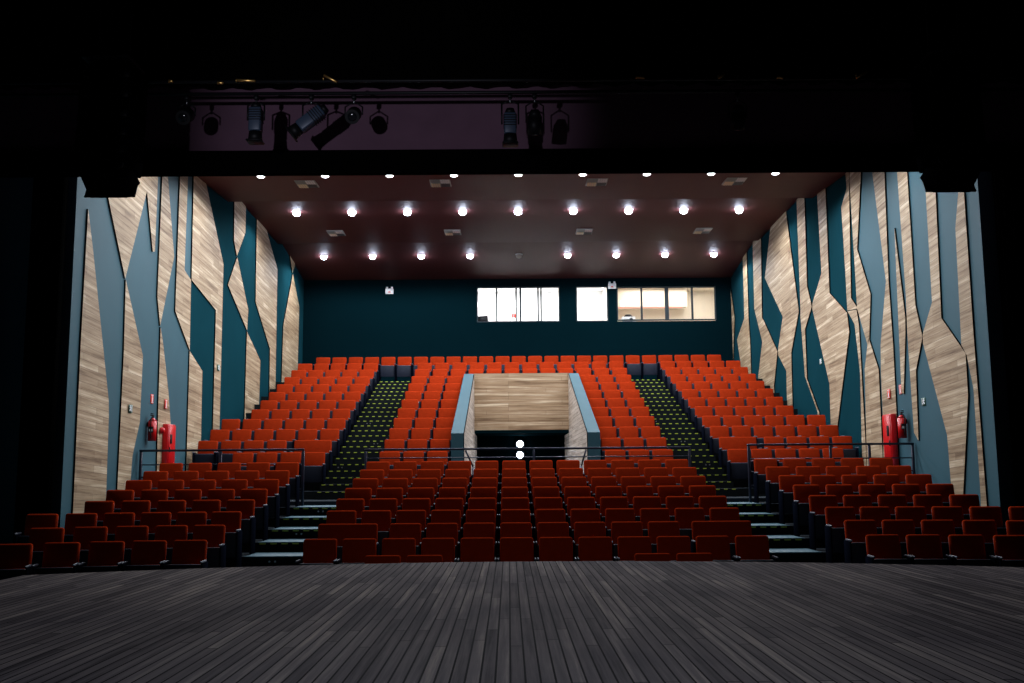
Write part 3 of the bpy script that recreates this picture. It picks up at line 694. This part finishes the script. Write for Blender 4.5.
# ------------------------------------------------------------------ fire equipment and signs
def extinguisher(x, y, z, s, label):
    r = empty('fire_extinguisher', (x, y, z), label, 'fire extinguisher', 'fire extinguishers')
    m = MB(); m.cyl((0, 0, 0), (0, 0, 0.42), 0.085, M_FIRE, 20); m.cyl((0, 0, 0.42), (0, 0, 0.48), 0.085, M_FIRE, 20, r2=0.035); m.build('cylinder_body', parent=r)
    m = MB(); m.cyl((0, 0, 0.48), (0, 0, 0.54), 0.022, M_BLACK, 10); m.box((-0.02, -0.10, 0.53), (0.02, 0.04, 0.55), M_BLACK, 0.004, 1); m.box((-0.02, -0.09, 0.565), (0.02, 0.03, 0.58), M_BLACK, 0.004, 1); m.build('valve_handle', parent=r)
    m = MB(); m.tube([(0, -0.02, 0.52), (-s * 0.0 + 0.01, -0.13, 0.45), (0.01, -0.12, 0.2), (0.01, -0.10, 0.05)], 0.012, M_BLACK); m.build('hose', parent=r)
    m = MB(); m.box((-0.05, -0.090, 0.18), (0.05, -0.078, 0.30), M_BLACK, 0.003, 1); m.box((-0.035, -0.094, 0.2), (0.035, -0.088, 0.25), M_WHITE); m.build('label_plate', parent=r)
    m = MB(); m.box((-s * 0.085 - 0.02, -0.03, 0.30), (-s * 0.085 + 0.02, 0.03, 0.40), M_METAL, 0.004, 1); m.build('wall_bracket', parent=r)
extinguisher(XL + 0.11, 21.1, 1.72, 1, 'red fire extinguisher hung on the left wall beside the red hose cabinet')
extinguisher(XR - 0.12, 20.95, 1.66, -1, 'red fire extinguisher hung on the right wall beside the red hose cabinet')
def hose_cabinet(x, s, y, z0, z1, label):
    r = empty('fire_hose_cabinet', (x, y, z0), label, 'fire hose cabinet', 'fire hose cabinets')
    h = z1 - z0
    m = MB(); m.box((0, 0, 0), (s * 0.13, 0.46, h), M_FIRE, 0.012, 1); m.build('body', parent=r)
    m = MB(); m.box((s * 0.13, 0.02, 0.03), (s * 0.145, 0.44, h - 0.03), M_FIRE, 0.005, 1); d = m.build('door', parent=r)
    m = MB(); m.box((s * 0.145, 0.08, h * 0.62), (s * 0.155, 0.20, h * 0.80), M_BLACK, 0.004, 1); m.build('inspection_window', parent=d)
    m = MB(); m.box((s * 0.145, 0.04, h * 0.45), (s * 0.165, 0.07, h * 0.55), M_METAL, 0.004, 1); m.build('latch', parent=d)
    return r
hose_cabinet(XL + 0.032, 1, 21.95, 1.0, 2.12, 'red metal fire hose cabinet on the left wall above the railing')
hose_cabinet(XR - 0.032, -1, 21.45, 0.95, 2.20, 'red metal fire hose cabinet on the right wall above the railing')
def bell(x, y, z, s, label):
    m = MB(); m.cyl((0, 0, 0), (s * 0.05, 0, 0), 0.07, M_FIRE, 18); g = bmesh.ops.create_uvsphere(m.bm, u_segments=16, v_segments=8, radius=0.062)['verts']
    for v in g: v.co = Vector((v.co.x * 0.7 + s * 0.05, v.co.y, v.co.z))
    for fc in m.bm.faces: fc.smooth = True
    m.build('alarm_beacon', label=label, cat='fire alarm', loc=(x, y, z))
bell(XL + 0.045, 21.8, 1.97, 1, 'round red alarm beacon beside the left hose cabinet')
def wall_sign(x, s, y, z, kind, label, w_=0.26, h_=0.26, grp='pictogram signs on the side walls'):
    r = empty('wall_sign', (x, y, z), label, 'sign', grp)
    base = M_GREEN if kind == 'exit' else M_ORANGE
    if kind == 'exit': r.scale = (1, 0.7, 0.62)
    m = MB(); m.box((0, -w_ / 2, -h_ / 2), (s * 0.012, w_ / 2, h_ / 2), base, 0.003, 1); m.build('plate', parent=r)
    m = MB(); X0, X1 = s * 0.012, s * 0.018
    def b(y0, z0, y1, z1, a=0.0):
        m.box((X0, y0, z0), (X1, y1, z1), M_WHITE, rot=RX(a))
    if kind == 'exit':
        m.cyl((X0, -0.03, 0.085), (X1, -0.03, 0.085), 0.024, M_WHITE, 12)
        b(-0.05, -0.02, 0.0, 0.06, 0.3); b(-0.01, -0.09, 0.025, 0.0, 0.6); b(-0.09, -0.09, -0.055, -0.01, -0.6); b(-0.10, 0.03, -0.04, 0.05, 0.4); b(0.0, 0.02, 0.055, 0.04, -0.3)
        b(0.07, -0.11, 0.085, 0.11); b(0.085, 0.095, 0.12, 0.11)
    else:
        b(-w_ / 2 + 0.02, h_ / 2 - 0.03, w_ / 2 - 0.02, h_ / 2 - 0.018); b(-w_ / 2 + 0.02, -h_ / 2 + 0.018, w_ / 2 - 0.02, -h_ / 2 + 0.03)
        b(-0.02, -0.06, 0.02, 0.02); m.cyl((X0, 0, 0.04), (X1, 0, 0.04), 0.016, M_WHITE, 10)
    m.build('pictogram', parent=r)
wall_sign(XL + 0.046, 1, 20.0, 2.33, 'exit', 'small white exit pictogram on the left wall near the stage')
wall_sign(XL + 0.046, 1, 25.95, 3.77, 'exit', 'small white exit pictogram on the left wall beside upper seats')
wall_sign(XR - 0.001, -1, 20.06, 2.36, 'exit', 'small white exit pictogram on the right wall near the stage')
wall_sign(XR - 0.001, -1, 26.5, 3.88, 'exit', 'small white exit pictogram on the right wall beside upper seats')
wall_sign(XL + 0.001, 1, 21.3, 2.62, 'fire', 'small red sign above the fire extinguisher on the left wall', 0.15, 0.2)
wall_sign(XL + 0.046, 1, 22.05, 2.56, 'fire', 'small red sign above the hose cabinet on the left wall', 0.15, 0.2)
wall_sign(XR - 0.046, -1, 21.75, 2.65, 'fire', 'small red sign above the hose cabinet on the right wall', 0.15, 0.2)
wall_sign(XR - 0.001, -1, 21.2, 2.70, 'fire', 'small red sign above the fire extinguisher on the right wall', 0.15, 0.2)
def light_box(x, z, label):
    r = empty('emergency_light', (x, YB, z), label, 'emergency light', 'emergency light boxes on the back wall')
    m = MB(); m.box((-0.15, -0.09, -0.1), (0.15, 0.0, 0.1), M_WHITE, 0.01, 1); m.build('case', parent=r)
    m = MB(); m.box((-0.04, -0.096, -0.05), (0.04, -0.088, -0.01), M_ORANGE); m.build('red_mark', parent=r)
    m = MB()
    for sx in (-0.09, 0.09): m.cyl((sx, -0.05, 0.1), (sx, -0.05, 0.17), 0.04, M_WHITE, 12)
    m.build('lamp_head', parent=r)
light_box(-4.40, 7.72, 'small white emergency light box alone on the dark back wall')
light_box(3.89, 7.86, 'small white emergency light box between two booth windows')
# pale blue boxes at the wall ends of the cross aisle
for x0, x1, y, lab in ((XL + 0.1, XL + 0.45, 20.8, 'low pale blue metal box by the left wall behind the railing end'), (XR - 0.5, XR - 0.15, 20.8, 'low pale blue metal box by the right wall behind the railing end')):
    m = MB(); m.box((x0, y, 0.45), (x1, y + 0.5, 1.02), M_BLUEBOX, 0.015, 1); m.box((x0 - 0.015, y - 0.015, 1.02), (x1 + 0.015, y + 0.515, 1.06), M_BLUEBOX, 0.01, 1)
    m.build('storage_box', label=lab, cat='box', group='pale blue boxes')

# entry well lamps
for z, lab in ((1.93, 'bright round wall lamp in the dark entry passage, upper one'), (1.57, 'bright round wall lamp in the dark entry passage, lower one')):
    r = empty('entry_lamp', (0.37, 33.1, z), lab, 'lamp', 'round lamps in the entry passage')
    m = MB(); m.cyl((0, 0, 0), (0, -0.05, 0), 0.15, M_METAL, 20); m.build('lamp_base', parent=r)
    m = MB(); m.cyl((0, -0.05, 0), (0, -0.08, 0), 0.105, M_WHITELAMP, 20, smooth=False); m.build('lamp_glass', parent=r)

# booth contents
yb = YB + 0.55
m = MB(); m.box((-1.5, yb - 0.1, 6.20), (1.9, yb + 0.6, 6.28), M_GREY, 0.01, 1); m.box((-1.45, yb, 5.35), (-1.38, yb + 0.5, 6.20), M_GREY); m.box((1.78, yb, 5.35), (1.85, yb + 0.5, 6.20), M_GREY)
m.build('control_desk', label='control desk behind the left booth window, mostly below the sill', cat='desk')
r = empty('monitor', (-0.95, yb + 0.2, 6.28), 'dark computer monitor at the lower left of the left booth window', 'monitor')
m = MB(); m.box((-0.2, 0, 0.30), (0.2, 0.04, 0.62), M_METAL, 0.01, 1, rot=RY(-0.08)); m.build('screen', parent=r)
m = MB(); m.box((-0.02, 0.02, 0.02), (0.02, 0.04, 0.4), M_METAL); m.box((-0.12, -0.08, 0), (0.12, 0.12, 0.02), M_METAL, 0.005, 1); m.build('stand', parent=r)
r = empty('microphone', (0.09, yb + 0.15, 6.28), 'thin gooseneck microphone behind the second pane of the left booth window', 'microphone')
m = MB(); m.tube([(0, 0, 0.02), (0, 0, 0.42), (0.03, 0, 0.5), (0.09, 0, 0.52)], 0.014, M_METAL); m.build('neck', parent=r)
m = MB(); m.cyl((0, 0, 0), (0, 0, 0.03), 0.07, M_METAL, 14); m.build('foot', parent=r)
m = MB(); m.box((-0.07, -0.01, -0.07), (0.07, 0, 0.07), M_ORANGE, 0.004, 1); m.box((-0.012, -0.014, -0.04), (0.012, -0.009, 0.04), M_WHITE)
m.build('notice', label='small orange notice seen through the left booth window', cat='sign', loc=(0.22, YB + 0.028, 6.78))
r = empty('projector', (4.55, YB + 0.45, 6.21), 'white video projector with dark top behind the wide booth window', 'projector')
m = MB(); m.box((-0.25, 0, 0.36), (0.25, 0.4, 0.58), M_WHITE, 0.03, 2); m.build('body', parent=r)
m = MB(); m.cyl((0, 0.2, 0.58), (0, 0.2, 0.68), 0.2, M_METAL, 18, r2=0.1); m.build('top_cover', parent=r)
m = MB(); m.cyl((0.08, 0.0, 0.47), (0.08, -0.06, 0.47), 0.06, M_METAL, 16); m.build('lens', parent=r)
m = MB(); m.box((-0.3, 0, -0.90), (0.3, 0.4, 0.36), M_GREY, 0.01, 1); m.build('stand', parent=r)
for i, (x, y) in enumerate(((4.6, YB + 1.4), (6.0, YB + 1.2), (7.3, YB + 1.4), (5.3, YB + 2.4))):
    r = empty('booth_ceiling_light', (x, y, 8.3), 'round ceiling lamp inside the right booth, %s' % ('above the projector', 'at the thick mullion', 'near its right wall', 'deepest in the room')[i], 'ceiling light', 'lamps inside the right booth')
    m = MB(); m.cyl((0, 0, -0.03), (0, 0, 0.0), 0.2, M_WHITE, 20); m.build('lamp_rim', parent=r)
    m = MB(); m.cyl((0, 0, -0.045), (0, 0, -0.03), 0.17, M_BOOTHLAMP, 20, smooth=False); m.build('lamp_glass', parent=r)

# ------------------------------------------------------------------ lights of the place and added stage fills
def area(x, y, z, sx, sy, e, aim=None, col=(1, 1, 1), name='room_light', spread=None):
    l = bpy.data.lights.new(name, 'AREA'); l.shape = 'RECTANGLE'; l.size = sx; l.size_y = sy; l.energy = e; l.color = col
    if spread: l.spread = math.radians(spread)
    o = bpy.data.objects.new(name, l); C.objects.link(o); o.location = (x, y, z)
    if aim: o.rotation_euler = (Vector(aim) - Vector((x, y, z))).to_track_quat('-Z', 'Y').to_euler()
    return o
area(0.6, YB + 1.7, 8.25, 5.5, 2.4, 330, name='booth_light')
area(6.3, YB + 1.7, 8.25, 3.5, 2.0, 130, col=(1.0, 0.93, 0.84), name='booth_light')
area(0.4, 32.8, 1.2, 0.4, 0.4, 5, aim=(0.4, 25, 1.2), name='entry_light')
# working light aimed at the header, then two soft fills added
spot(-4.2, 0.0, 2.7, E_HEAD, 25, (0.85, 0.85, 1.0), aim=(-1.9, 14.5, 6.0), r=0.10, blend=0.75, name='work_light')
area(0.3, -2.5, 3.6, 2.5, 1.5, E_SEATFILL, aim=(0.3, 15.0, -0.6), col=(1.0, 0.9, 0.85), name='front_seat_fill', spread=45)  # unseen fill added to lift the faces of the front seats
area(0.0, 2.5, 7.5, 3.0, 3.0, E_STAGE, aim=(0, 3.2, 0), col=(0.62, 0.78, 1.0), name='stage_fill', spread=70)  # unseen bluish fill added to brighten the near boards
